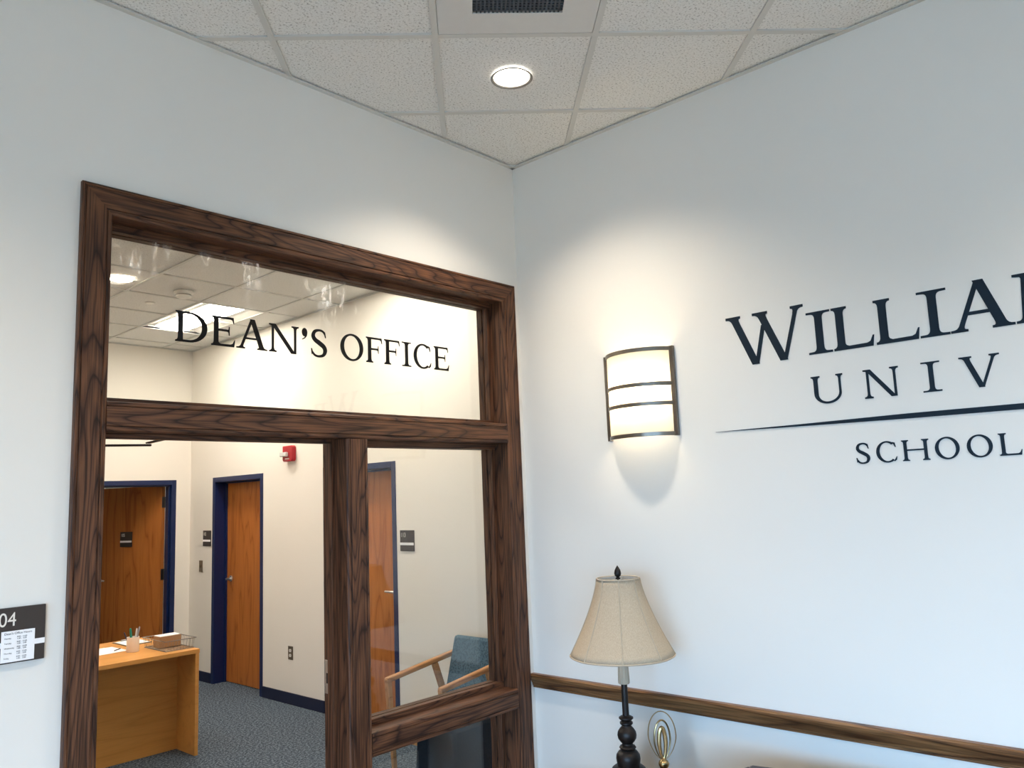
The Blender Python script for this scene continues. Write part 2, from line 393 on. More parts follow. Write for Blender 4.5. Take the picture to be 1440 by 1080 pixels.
# chair rail along the lobby's right wall
def rail_profile(x):   # (offset from the wall, height)
    return [(0, .826), (.008, .826), (.008, .834), (.013, .838), (.014, .846), (.020, .855), (.026, .868), (.030, .876), (.030, .886), (.024, .893), (0, .893)]
MB().prism(rail_profile(0), lambda u, v, w: (LX1-u, LY1-w, v), LY1-LY0).build('trim_1', 'rail_wood', None, **ST)

# ---------------------------------------------------------------- glazed office front (frame, stops, panes)
w1 = empty('window_1', **ST)
FY = LY1
PROF = [(0, 0), (0, .017), (.003, .02), (.010, .02), (.0115, .0165), (.0135, .0165), (.015, .02), (.076, .02), (.0775, .016), (.080, .016), (.082, .0195), (.090, .0195), (.096, .015), (.096, 0)]
def casing(name, outer0, outer1, inward, along, mit0, mit1, mat, prof=PROF):
    # straight casing on the wall plane, end cuts mitred (mit: +1 shortens inward)
    n = len(prof); vs = []
    for p, mt, sg in ((outer0, mit0, 1), (outer1, mit1, -1)):
        for u, dp in prof:
            x = p[0] + inward[0]*u + along[0]*u*mt*sg; z = p[1] + inward[1]*u + along[1]*u*mt*sg
            vs.append((x, FY-dp, z))
    return MB().add(vs, [tuple(range(n)), tuple(range(n, 2*n))[::-1]] + [(i, (i+1) % n, n+(i+1) % n, n+i) for i in range(n)]).build(name, mat, w1)
XL, XR, ZT = .904, 2.993, 2.829
casing('casing', (XL, 0), (XL, ZT), (1, 0), (0, 1), 0, 1, 'walnut_z')
casing('casing', (XR, 0), (XR, ZT), (-1, 0), (0, 1), 0, 1, 'walnut_z')
casing('casing', (XL, ZT), (XR, ZT), (0, -1), (1, 0), 1, 1, 'walnut_x')
def rprof(w): return [(0, 0), (0, .012), (.0015, .016), (.004, .0185), (.007, .0195), (.014, .0195), (.016, .016), (.018, .016), (.020, .02), (w-.020, .02), (w-.018, .016), (w-.016, .016), (w-.014, .0195), (w-.007, .0195), (w-.004, .0185), (w-.0015, .016), (w, .012), (w, 0)]
IL, IR, IT = 1.0, 2.897, 2.733
casing('transom_rail', (IL, 2.012), (IR, 2.012), (0, 1), (1, 0), 0, 0, 'walnut_x', rprof(.099))
casing('mullion', (1.928, 0), (1.928, 2.012), (1, 0), (0, 1), 0, 0, 'walnut_z', rprof(.108))
casing('lock_rail', (2.036, .755), (IR, .755), (0, 1), (1, 0), 0, 0, 'walnut_x', rprof(.092))
casing('bottom_rail', (2.036, .0), (IR, .0), (0, 1), (1, 0), 0, 0, 'walnut_x', rprof(.16))
E1, E2 = FY+.0005, 2.832
def wbox(name, mat, *b): return box(name, mat, w1, *b, bevel=.0012)
wbox('jamb', 'walnut_z', .936, IL-.003, E1, E2, 0, 2.80); wbox('jamb', 'walnut_z', IR+.003, 2.964, E1, E2, 0, 2.80)
wbox('head_jamb', 'walnut_x', IL-.003, IR+.003, E1, E2, IT+.004, 2.80)
wbox('transom_body', 'walnut_x', IL-.003, IR+.003, E1, E2, 2.015, 2.108)
wbox('mullion_body', 'walnut_z', 1.931, 2.033, E1, E2, 0, 2.015)
wbox('lock_body', 'walnut_x', 2.033, IR+.003, E1, E2, .758, .844)
wbox('bottom_body', 'walnut_x', 2.033, IR+.003, E1, E2, 0, .157)
def pane(x0, x1, z0, z1, mat):
    d = .026
    for ya, yb in ((2.756, 2.7865), (2.7935, 2.830)):
        wbox('glazing_stop', 'walnut_x', x0, x1, ya, yb, z1-d, z1); wbox('glazing_stop', 'walnut_x', x0, x1, ya, yb, z0, z0+d)
        wbox('glazing_stop', 'walnut_z', x0, x0+d, ya, yb, z0+d, z1-d); wbox('glazing_stop', 'walnut_z', x1-d, x1, ya, yb, z0+d, z1-d)
    box('glass_pane', mat, w1, x0+.01, x1-.01, 2.787, 2.793, z0+.01, z1-.01)
pane(IL-.003, IR+.003, 2.108, IT+.004, 'smudged_glass')
pane(2.033, IR+.003, .844, 2.015, 'clear_glass'); pane(2.033, IR+.003, .157, .758, 'clear_glass')
wbox('door_stop', 'walnut_z', IL-.003, IL+.012, 2.748, 2.786, 0, 2.015); wbox('door_stop', 'walnut_z', 1.914, 1.931, 2.748, 2.786, 0, 2.015)
wbox('door_stop', 'walnut_x', IL+.012, 1.914, 2.748, 2.786, 1.998, 2.015)
sp = box('strike_plate', 'steel', w1, 1.9285, 1.9312, 2.792, 2.826, 1.00, 1.13, bevel=.0006)
box('latch_hole', 'clip_black', sp, 1.9282, 1.9286, 2.800, 2.816, 1.04, 1.08)
for a in ((.90, IL, 0, 2.83), (IR, 2.99, 0, 2.83)): wbox('inner_casing', 'walnut_z', a[0], a[1], E2+.0005, E2+.019, a[2], a[3])
wbox('inner_casing', 'walnut_x', IL, IR, E2+.0005, E2+.019, IT, 2.83)

# open office door, swung back behind the left jamb
d4 = empty('door_4', **ST)
leaf = box('leaf', 'door_veneer', d4, .955, 1.0, 2.87, 3.775, .01, 1.995, bevel=.002)
for z in (.25, 1.0, 1.75): MB().tube([(1.004, 2.862, z), (1.004, 2.862, z+.1)], .007).build('hinge', 'steel', leaf)
lv = MB(); lv.tube([(1.0, 3.70, 1.02), (1.055, 3.70, 1.02), (1.06, 3.59, 1.02)], .009); lv.lathe([(.028, 0), (.028, .008)], (0, 0, 0))
lv.v = [((1.0+z), 3.70+y, 1.02+x) if i >= len(lv.v)-56 else (x, y, z) for i, (x, y, z) in enumerate(lv.v)]
lv.build('lever_handle', 'steel', leaf)
cl = MB(); cl.box(1.0005, 1.045, 3.02, 3.30, 1.93, 2.003); cl.build('closer_body', 'closer_dark', d4, .004)
MB().bar((1.03, 3.22, 2.006), (1.345, 3.13, 2.008), .022, .008).build('closer_arm', 'closer_dark', d4, .002)
MB().bar((1.33, 3.13, 2.016), (1.42, 2.845, 2.045), .02, .006).build('closer_arm', 'closer_dark', d4, .002)

# ---------------------------------------------------------------- serif lettering
def bez(a, c, b, n=5): return [((1-t)**2*a[0]+2*t*(1-t)*c[0]+t*t*b[0], (1-t)**2*a[1]+2*t*(1-t)*c[1]+t*t*b[1]) for t in [k/n for k in range(n+1)]]
SR, BR = .05, .095
def stem(cx, w, sl, sr, top=1, bot=1, y0=0.0, y1=1.0, tl=None, tr=None):
    """vertical stroke with bracketed serifs; sl/sr overhang bottom, tl/tr overhang top"""
    tl = sl if tl is None else tl; tr = sr if tr is None else tr; a, b = cx-w/2, cx+w/2; p = []
    def br(s): return min(BR, max(s, .01)*.95)
    if bot:
        p += [(a-sl, y0), (b+sr, y0)]
        if sr > 0: p += [(b+sr, y0+SR)] + bez((b+br(sr), y0+SR+.004), (b, y0+SR+.004), (b, y0+SR+BR*1.3))
    else: p += [(a, y0), (b, y0)]
    if top:
        if tr > 0: p += bez((b, y1-SR-BR*1.3), (b, y1-SR-.004), (b+br(tr), y1-SR-.004)) + [(b+tr, y1-SR)]
        p += [(b+tr, y1), (a-tl, y1)]
        if tl > 0: p += [(a-tl, y1-SR)] + bez((a-br(tl), y1-SR-.004), (a, y1-SR-.004), (a, y1-SR-BR*1.3))
    else: p += [(b, y1), (a, y1)]
    if bot and sl > 0: p += bez((a, y0+SR+BR*1.3), (a, y0+SR+.004), (a-br(sl), y0+SR+.004)) + [(a-sl, y0+SR)]
    return p
def diag(xb, xt, w, y0=0.0, y1=1.0): return [(xb-w/2, y0), (xb+w/2, y0), (xt+w/2, y1), (xt-w/2, y1)]
def foot(cx, w, ov, slope, top=False, l=1, r=1):
    """serif on a slanted stroke: cx centre at the serif, slope dx/dy of the stroke"""
    s = -1 if top else 1; Y = (lambda t: 1-t) if top else (lambda t: t)
    X = lambda t: cx + s*slope*t; o = ov
    p = [(cx-w/2-o*l, Y(0)), (cx+w/2+o*r, Y(0)), (cx+w/2+o*r, Y(SR))]
    p += bez((cx+w/2+o*r*.8, Y(SR+.003)), (X(SR)+w/2, Y(SR)), (X(SR+BR)+w/2, Y(SR+BR)), 4)
    p += bez((X(SR+BR)-w/2, Y(SR+BR)), (X(SR)-w/2, Y(SR)), (cx-w/2-o*l*.8, Y(SR+.003)), 4) + [(cx-w/2-o*l, Y(SR))]
    return p
def ring(cx, cy, rx, ry, wx, wy, a0=0, a1=360, tilt=0.0, n=44):
    out = []; st = [a0+(a1-a0)*k/n for k in range(n+1)]
    for s, e in zip(st, st[1:]):
        q = []
        for a, inner in ((s, 0), (e, 0), (e, 1), (s, 1)):
            t = math.radians(a); X, Y = (rx-wx*inner)*math.cos(t), (ry-wy*inner)*math.sin(t)
            if inner: X, Y = X*math.cos(tilt)-Y*math.sin(tilt)*.9, Y*math.cos(tilt)+X*math.sin(tilt)*.6
            q.append((cx+X, cy+Y))
        out.append(q)
    return out
def stroke(pts, ws, n=7):
    P = [pts[0]] + pts + [pts[-1]]; Ww = [ws[0]] + ws + [ws[-1]]; line = []
    cr = lambda a, b, c, d, t: .5*((2*b)+(-a+c)*t+(2*a-5*b+4*c-d)*t*t+(-a+3*b-3*c+d)*t**3)
    for i in range(1, len(P)-2):
        for k in range(n):
            t = k/n; line.append((cr(P[i-1][0], P[i][0], P[i+1][0], P[i+2][0], t), cr(P[i-1][1], P[i][1], P[i+1][1], P[i+2][1], t), cr(Ww[i-1], Ww[i], Ww[i+1], Ww[i+2], t)))
    line.append((P[-1][0], P[-1][1], Ww[-1])); L, R = [], []
    for i, (x, y, w) in enumerate(line):
        a = line[max(i-1, 0)]; b = line[min(i+1, len(line)-1)]; dx, dy = b[0]-a[0], b[1]-a[1]; q = math.hypot(dx, dy) or 1
        L.append((x-dy/q*w/2, y+dx/q*w/2)); R.append((x+dy/q*w/2, y-dx/q*w/2))
    return [[L[i], R[i], R[i+1], L[i+1]] for i in range(len(L)-1)]
def glyph(c, Wd, w, th):
    o = .085                                  # serif overhang
    if c == 'I': return [stem(Wd/2, w, (Wd-w)/2, (Wd-w)/2)]
    if c == 'H': return [stem(o+w/2, w, o, o), stem(Wd-o-w/2, w, o, o), [(o+w-.01, .48), (Wd-o-w+.01, .48), (Wd-o-w+.01, .48+th), (o+w-.01, .48+th)]]
    if c in 'EFL':
        cx = o+w/2; x0 = cx+w/2-.01
        P = [stem(cx, w, o, o if c == 'F' else 0, tr=(o if c == 'L' else 0))]
        if c in 'EF':
            xe = Wd-(.05 if c == 'E' else .02)
            P += [[(x0, 1-th), (xe-.12, 1-th), (xe-.06, 1-th-.02), (xe-.015, .78), (xe+.015, .78), (xe-.01, 1), (x0, 1)]]
            xm = cx+w/2+(Wd-cx-w/2)*.66
            P += [[(x0, .50), (xm-.10, .50), (xm-.045, .48), (xm-.03, .375), (xm, .375), (xm, .68), (xm-.03, .68), (xm-.045, .575), (xm-.10, .50+th), (x0, .50+th)]]
        if c in 'EL':
            P += [[(x0, 0), (Wd-.035, 0), (Wd, .25), (Wd-.03, .25), (Wd-.09, .12), (Wd-.16, th+.008), (x0+.09, th), (x0+.03, th+.03), (x0, th+.09)]]
        return P
    if c == 'D':
        cx = o+w/2; xc = Wd*.42; P = [stem(cx, w, o, 0)]
        P += ring(xc, .5, Wd-xc, .5, w*1.12, th, -90, 90)
        P += [[(cx, 0), (xc, 0), (xc, th), (cx, th)], [(cx, 1-th), (xc, 1-th), (xc, 1), (cx, 1)]]
        return P
    if c == 'O': return ring(Wd/2, .5, Wd/2, .525, w*1.06, th, 0, 360, .12)
    if c == 'C':
        P = ring(Wd*.53, .5, Wd*.53, .525, w*1.08, th, 48, 308, .06)
        P += [[(Wd*.80, .965), (Wd*.93, .93), (Wd*.965, .71), (Wd*.93, .71), (Wd*.87, .84)], [(Wd*.83, .055), (Wd*.86, .025), (Wd*.965, .10), (Wd*.995, .26), (Wd*.965, .26), (Wd*.90, .155)]]
        return P
    if c == 'S':
        pts = [(.86, .85), (.72, .955), (.50, .985), (.25, .92), (.155, .755), (.27, .615), (.53, .505), (.79, .375), (.855, .225), (.74, .07), (.47, .015), (.24, .055), (.105, .16)]
        ws = [th*1.0, th*1.1, th*1.1, w*.75, w*.95, w*1.0, w*1.1, w*1.05, w*1.0, w*.7, th*1.1, th*1.1, th*1.0]
        P = stroke([(x*Wd, y) for x, y in pts], ws)
        P += [[(.78*Wd, .90), (.86*Wd, .96), (.92*Wd, .72), (.86*Wd, .72)], [(.02*Wd, .29), (.085*Wd, .29), (.16*Wd, .12), (.06*Wd, .05)]]
        return P
    if c == 'U':
        a, b = o+w/2, Wd-o-th*.6; cxm = (a-w/2+b+th*.6)/2; rx = (b+th*.6-a+w/2)/2
        P = [stem(a, w, o, o, bot=0, y0=.36), stem(b, th*1.2, o, o*.9, bot=0, y0=.36)]
        n = 20
        for k in range(n):
            q = []
            for j, inner in ((k, 0), (k+1, 0), (k+1, 1), (k, 1)):
                t = pi + pi*j/n; u = j/n; wx = w*(1-u)+th*1.2*u
                X = rx*math.cos(t); Y = .38*math.sin(t)
                if inner: X += wx*(-math.cos(t)) if 1 else 0; Y = (.38-th*1.15)*math.sin(t)
                q.append((cxm+X, .36+Y))
            P.append(q)
        return P
    if c == 'N':
        t2 = th*1.25; a, b = .10+t2/2, Wd-.10-t2/2
        return [stem(a, t2, .10, .10, top=0, y1=.96), stem(b, t2, .10, .10, bot=0, y0=.0), diag(b-w*.42, a+w*.12, w*1.12), [(0, 1), (0, 1-SR), (a-t2/2, .93), (a+.05, .93), (a+w*.6, 1)]]
    if c == 'M':
        t2 = th*1.25; a, b = .11, Wd-.11-w/2; mx = Wd*.47
        return [diag(a+t2/2, a+.06+t2/2, t2, 0, .97), foot(a+t2/2, t2, .1, .06), stem(b, w, .09, .09), diag(mx, a+.03+w*.4, w*1.05), diag(mx+.02, b-w*.2, th*1.2), [(0.02, 1), (.02, 1-SR), (a+.05, .93), (a+.2, .93), (a+.14, 1)]]
    if c == 'A':
        ax = Wd*.46; l, rr = .12, Wd-.12-w*.55; sl = (ax-l)/1.0; sr = (ax+.03-rr)
        Y = .33; xl = l+sl*Y; xr = rr+(sr)*Y
        return [diag(l, ax-.01, th*1.3, 0, .99), diag(rr, ax+.02, w*1.12, 0, 1.04), foot(l, th*1.3, .11, sl), foot(rr, w*1.12, .10, sr), [(xl, Y), (xr, Y), (xr, Y+th*.9), (xl+sl*th*.9, Y+th*.9)]]
    if c == 'V':
        bx = Wd*.52; l, rr = .10+w*.5, Wd-.09-th*.6
        return [diag(bx-.01, l, w*1.12, -.02, 1), diag(bx+.02, rr, th*1.3, -.0, 1), foot(l, w*1.12, .10, l-bx, True), foot(rr, th*1.3, .10, rr-bx, True)]
    if c == 'W':
        l = .075+w*.5; m1 = Wd*.455; rr = Wd-.075-th*.6; b1 = Wd*.36; b2 = Wd*.725
        return [diag(b1, l, w*1.1, -.02, 1), diag(b1+.025, m1+.055, th*1.3, 0, .74), diag(b2, m1, w*1.1, -.02, 1), diag(b2+.025, rr, th*1.3, 0, 1),
                foot(l, w*1.1, .08, l-b1, True), foot(m1, w*1.1, .08, m1-b2, True), foot(rr, th*1.3, .085, rr-b2, True)]
    if c == "'":
        n = 14; k = Wd/2
        return [[(k+k*math.cos(2*pi*i/n), 1-.16+.16*math.sin(2*pi*i/n)) for i in range(n)], [(Wd*.62, .84), (Wd, .84), (Wd*.93, .72), (Wd*.6, .62), (Wd*.1, .56), (Wd*.05, .585), (Wd*.5, .66), (Wd*.7, .75)]]
def lettering(parent, items, mat, h, w, th, fn, t, z0, slope=0.0, x_ref=0.0, big=None):
    """items: (char, u0, u1); fn(u, z, depth) -> point"""
    for k, (c, u0, u1) in enumerate(items):
        hh = big if (big and k == 0) else h; W_ = abs(u1-u0)/hh; sg = 1 if u1 > u0 else -1
        b = MB(); zb = z0 + slope*(abs(u0-x_ref))
        for i, poly in enumerate(glyph(c, W_, w*h/hh, th*h/hh)):
            b.prism(poly, lambda u, v, d: fn(u0+sg*u*hh, zb+v*hh, d), t*(1+.012*(i % 40)))
        b.build('letter', mat, parent)
DO = [('D', 1.274, 1.396), ('E', 1.411, 1.508), ('A', 1.517, 1.647), ('N', 1.652, 1.788), ("'", 1.802, 1.829), ('S', 1.844, 1.927), ('O', 1.992, 2.114), ('F', 2.129, 2.22), ('F', 2.23, 2.322), ('I', 2.333, 2.389), ('C', 2.403, 2.514), ('E', 2.53, 2.629)]
g = lambda u, z, d: (u, 2.7868-d, z)
t1 = thing('glass_lettering', "black serif letters DEAN'S OFFICE stuck on the transom glass", 'lettering')
lettering(t1, DO, 'black_vinyl', .115, .168, .078, g, .0006, 2.3595, .008/1.27, 1.274)
gw = lambda u, z, d: (LX1-.0002-d, u, z)
t1 = thing('wall_lettering', 'large dark navy letters starting WILLIA, top line on the white wall', 'lettering', 'navy lettering on the wall')
lettering(t1, [('W', 1.518, 1.193), ('I', 1.182, 1.090), ('L', 1.085, .936), ('L', .930, .781), ('I', .781, .685), ('A', .676, .487), ('M', .488, .25)], 'navy_letter', .166, .178, .08, gw, .002, 2.248, big=.206)
t1 = thing('wall_lettering', 'spaced dark navy letters UNIV, middle line above the thin navy rule', 'lettering', 'navy lettering on the wall')
lettering(t1, [('U', 1.186, 1.064), ('N', .991, .867), ('I', .792, .731), ('V', .67, .55), ('E', .455, .38)], 'navy_letter', .107, .155, .068, gw, .002, 2.055)
t1 = thing('wall_lettering', 'small dark navy letters SCHOOL below the thin navy rule', 'lettering', 'navy lettering on the wall')
lettering(t1, [('S', 1.045, .993), ('C', .972, .901), ('H', .884, .794), ('O', .776, .699), ('O', .677, .6), ('L', .582, .517)], 'navy_letter', .074, .15, .075, gw, .002, 1.8195)
MB().prism([(1.605, 1.9835), (1.26, 1.9765), (.85, 1.9695), (.40, 1.966), (-.2, 1.966), (-.2, 1.985), (.40, 1.986), (.85, 1.988), (1.26, 1.9845), (1.605, 1.9842)], lambda u, v, d: (LX1-.0002-d, u, v), .003).build('rule_line', 'navy_letter', None, label='thin navy rule tapering to a point between the wall letters', category='rule')

# ---------------------------------------------------------------- flat print in the built-in font
def text_mesh(body, size, mat, name, M, parent, align='LEFT', width=1.0):
    cu = bpy.data.curves.new('print', 'FONT'); cu.body = body; cu.size = size; cu.align_x = align; cu.extrude = .0002
    ob = bpy.data.objects.new('print', cu); COL.objects.link(ob); bpy.context.view_layer.update()
    me = bpy.data.meshes.new_from_object(ob.evaluated_get(bpy.context.evaluated_depsgraph_get()))
    bpy.data.objects.remove(ob); bpy.data.curves.remove(cu)
    me.transform(Matrix.Diagonal((width, 1, 1, 1))); me.transform(M); me.materials.clear(); me.materials.append(MATS[mat])
    return link(name, me, parent)
def frame_y(x, y, z): return Matrix(((1, 0, 0, x), (0, 0, -1, y), (0, 1, 0, z), (0, 0, 0, 1)))      # on a wall facing -y
def frame_x(x, y, z): return Matrix(((0, 0, -1, x), (-1, 0, 0, y), (0, 1, 0, z), (0, 0, 0, 1)))     # on a wall facing -x

# room sign 104 with the sheet of hours
sg = thing('room_sign', 'dark brown room sign ending 04, on the wall left of the wooden frame', 'sign', 'room signs')
box('plate', 'sign_brown', sg, .655, .848, LY1-.010, LY1-.0005, 1.338, 1.494, bevel=.001)
box('name_strip', 'paper', sg, .658, .8472, LY1-.0112, LY1-.0100, 1.383, 1.398)
text_mesh('104', .055, 'sign_print', 'room_number', frame_y(.7715, LY1-.0104, 1.4425), sg, 'RIGHT', width=.84)
nt = thing('notice_sheet', 'small white sheet of office hours taped over the room sign', 'paper')
box('sheet', 'paper', nt, .734, .820, LY1-.0125, LY1-.0113, 1.342, 1.4285)
text_mesh("Dean's Office Hours", .0086, 'print_ink', 'heading', frame_y(.777, LY1-.0127, 1.4185), nt, 'CENTER')
for k, day in enumerate(('Monday', 'Tuesday', 'Wednesday', 'Thursday', 'Friday')):
    z = 1.409-k*.0138
    text_mesh(day, .0054, 'print_ink', 'day_line', frame_y(.742, LY1-.0127, z-.0025), nt)
    text_mesh('8:00 - 12:00\n1:00 -  5:00', .0054, 'print_ink', 'hours_line', frame_y(.774, LY1-.0127, z), nt)

# ---------------------------------------------------------------- wall sconce
CY = 1.96; HW, SG = .176, .112; RR = (HW*HW+SG*SG)/(2*SG); AM = math.asin(HW/RR)
def arcpt(t, z, off=0.0):      # t in -1..1 along the curved face
    a = AM*t; return (LX1-(SG-RR)-(RR+off)*math.cos(a), CY-(RR+off)*math.sin(a), z)
sc = thing('wall_sconce', 'lit half-round wall sconce with opal shade and nickel bands', 'sconce')
n = 24; vs = []; fs = []
for k in range(n+1): vs += [arcpt(-1+2*k/n, 1.992), arcpt(-1+2*k/n, 2.374)]
fs = [(2*k, 2*k+2, 2*k+3, 2*k+1) for k in range(n)]
MB().add(vs, fs).build('shade', 'opal_acrylic', sc)
def band(z0, z1):
    vs = []; fs = []
    for k in range(n+1):
        for off, z in ((.0005, z0), (.005, z0), (.005, z1), (.0005, z1)): vs.append(arcpt(-1+2*k/n, z, off))
    for k in range(n):
        for j in range(4): fs.append((4*k+j, 4*k+(j+1) % 4, 4*k+4+(j+1) % 4, 4*k+4+j))
    fs += [(0, 1, 2, 3), (4*n+3, 4*n+2, 4*n+1, 4*n)]
    MB().add(vs, fs).build('band', 'sconce_nickel', sc)
for z in (1.986, 2.120, 2.206, 2.361): band(z, z+.017)
for s in (-1, 1): box('side_bar', 'sconce_nickel', sc, LX1-.018, LX1-.001, CY+s*HW-.009, CY+s*HW+.009, 1.985, 2.380)
box('back_plate', 'white_metal', sc, LX1-.006, LX1-.0005, CY-.10, CY+.10, 2.06, 2.31)
bm_ = MB(); 
for dy in (-.055, .055):
    b = MB(); b.ball((LX1-.055, CY+dy, 2.185), .022, .022, .030); b.build('bulb', 'bulb_glow', sc)
for dy in (-.055, .055): MB().tube([(LX1-.006, CY+dy, 2.185), (LX1-.034, CY+dy, 2.185)], .012, 12).build('socket', 'white_plastic', sc)

# ---------------------------------------------------------------- ceiling fittings of the lobby
def downlight(x, y, label, lens='downlight_lens', group='recessed downlights', rad=.078):
    t = thing('downlight', label, 'downlight', group)
    MB().lathe([(rad+.002, CZ+.0002), (rad+.010, CZ-.006), (rad+.004, CZ-.008), (rad-.002, CZ-.004), (rad-.004, CZ+.003)], (x, y, 0), 40, caps=False).build('trim_ring', 'grey_ring', t)
    MB().lathe([(rad-.002, CZ-.0005), (rad-.002, CZ+.003)], (x, y, 0), 40).build('lens', lens, t)
    if lens == 'downlight_lens':
        L = bpy.data.lights.new('downlight_beam', 'SPOT'); L.energy = DOWN_W; L.color = (1.0, .86, .69); L.spot_size = math.radians(124); L.spot_blend = 1.0; L.shadow_soft_size = .06
        o = bpy.data.objects.new('downlight_beam', L); COL.objects.link(o); o.parent = t; o.location = (x, y, CZ-.012)
    return t
downlight(2.336, 2.044, 'round lit downlight in the lobby ceiling tile nearest the corner')
for x, y in ((.18, 1.613), (.18, -.113), (2.336, -.544), (-.251, -1.837), (-1.976, .75), (2.336, -3.131), (-.251, -4.42), (2.336, -5.29)):  # unseen downlights added to warm and brighten the lobby
    downlight(x, y, 'unseen round downlight added to light the lobby, outside the picture frame')
vt = thing('ceiling_vent', 'white ceiling vent panel with dark perforated square grille', 'vent')
vP = lambda s, t: ((s+t)*S2, (t-s)*S2)
def vring(a, b, z0, z1, name, mat):
    s0, s1, t0, t1 = a; q0, q1, r0, r1 = b; o = [vP(s0, t0), vP(s1, t0), vP(s1, t1), vP(s0, t1)]; i = [vP(q0, r0), vP(q1, r0), vP(q1, r1), vP(q0, r1)]
    vs = [(x, y, z) for z in (z0, z1) for x, y in o+i]; fs = []
    for k in range(4):
        j = (k+1) % 4; fs += [(k, j, 4+j, 4+k), (8+k, 12+k, 12+j, 8+j), (k, 8+k, 8+j, j), (4+k, 4+j, 12+j, 12+k)]
    MB().add(vs, fs).build(name, mat, vt)
G = (.0455, .3715, 2.325, 2.655)
vring((SO+.014, SO+.596, TO-.596, TO-.014), G, CZ+.001, CZ+.008, 'panel', 'vent_white')
MB().prism([vP(G[0], G[2]), vP(G[1], G[2]), vP(G[1], G[3]), vP(G[0], G[3])], up(CZ+.022), .004).build('duct_backing', 'clip_black', vt)
gr = MB(); N = 22
for k in range(1, N):
    s = G[0]+(G[1]-G[0])*k/N; t = G[2]+(G[3]-G[2])*k/N; h = .0032
    gr.prism([vP(s-h, G[2]), vP(s+h, G[2]), vP(s+h, G[3]), vP(s-h, G[3])], up(CZ+.003), .006)
    gr.prism([vP(G[0], t-h), vP(G[1], t-h), vP(G[1], t+h), vP(G[0], t+h)], up(CZ+.0032), .006)
gr.build('grille', 'grille_dark', vt, kind='stuff')

# ---------------------------------------------------------------- office ceiling fittings
def troffer(x, y, label):
    t = thing('troffer_light', label, 'ceiling light', 'office troffers')
    pan = MB(); z = CZ+.004
    x0, x1, y0, y1 = x+.012, x+.598, y+.012, y+1.208
    prof = [(x0, z), (x0+.10, z+.035), (x0+.19, z+.045), (x1-.19, z+.045), (x1-.10, z+.035), (x1, z)]
    k = len(prof); vs = [(a, yy, b) for yy in (y0, y1) for a, b in prof]
    pan.add(vs, [(i, i+1, k+i+1, k+i) for i in range(k-1)] + [tuple(range(k)), tuple(range(k, 2*k))[::-1]]); pan.build('reflector_pan', 'white_plastic', t)
    xc = (x0+x1)/2; pts = [(xc-.17, z+.028), (xc-.12, z+.008), (xc-.04, z-.001), (xc+.04, z-.001), (xc+.12, z+.008), (xc+.17, z+.028)]
    ln = MB(); k = len(pts); vs = [(a, yy, b) for yy in (y0+.02, y1-.02) for a, b in pts]
    ln.add(vs, [(i, i+1, k+i+1, k+i) for i in range(k-1)] + [tuple(range(k)), tuple(range(k, 2*k))[::-1]]); ln.build('lens', 'troffer_lens', t)
troffer(3.11, 6.335, "rectangular lit troffer in the office ceiling behind the letter D")
troffer(3.11, 3.895, 'rectangular lit troffer hidden above the transom near the office front')
for x, y in ((1.28, 6.335), (1.28, 3.895), (-.55, 6.335), (-.55, 3.895)): troffer(x, y, 'unseen rectangular troffer added for fill light in the left half of the office')  # hidden troffers added to fill and even out the office light
downlight(2.335, 6.03, 'round lit downlight in the office ceiling by the left jamb', 'office_downlight_lens', rad=.085)
sm = thing('smoke_detector', 'white round smoke detector on the office ceiling', 'detector')
MB().lathe([(.075, CZ-.001), (.078, CZ-.014), (.066, CZ-.018)], (2.844, 6.085, 0), 28).build('base', 'white_plastic', sm)
MB().lathe([(.056, CZ-.018), (.060, CZ-.022), (.058, CZ-.046), (.040, CZ-.054)], (2.844, 6.085, 0), 28).build('head', 'white_plastic', sm)
MB().lathe([(.0605, CZ-.028), (.0605, CZ-.036)], (2.844, 6.085, 0), 28, caps=False).build('vent_slot', 'grey_ring', sm)
sk = thing('sprinkler_cover', 'small flat white sprinkler cover on the office ceiling', 'sprinkler')
MB().lathe([(.030, CZ+.003), (.032, CZ-.004)], (2.80, 6.60, 0), 24).build('cover_disc', 'white_plastic', sk)
MB().lathe([(.042, CZ+.0038), (.042, CZ+.001), (.033, CZ+.001)], (2.80, 6.60, 0), 24, caps=False).build('ring', 'white_metal', sk)
rl = thing('downlight', 'round lit downlight in the room behind the ajar far door', 'downlight', 'recessed downlights')
MB().lathe([(.11, 2.744), (.11, 2.749)], (3.3, 10.2, 0), 32).build('lens', 'office_downlight_lens', rl)
MB().lathe([(.112, 2.7495), (.125, 2.742), (.112, 2.741)], (3.3, 10.2, 0), 32, caps=False).build('trim_ring', 'white_metal', rl)

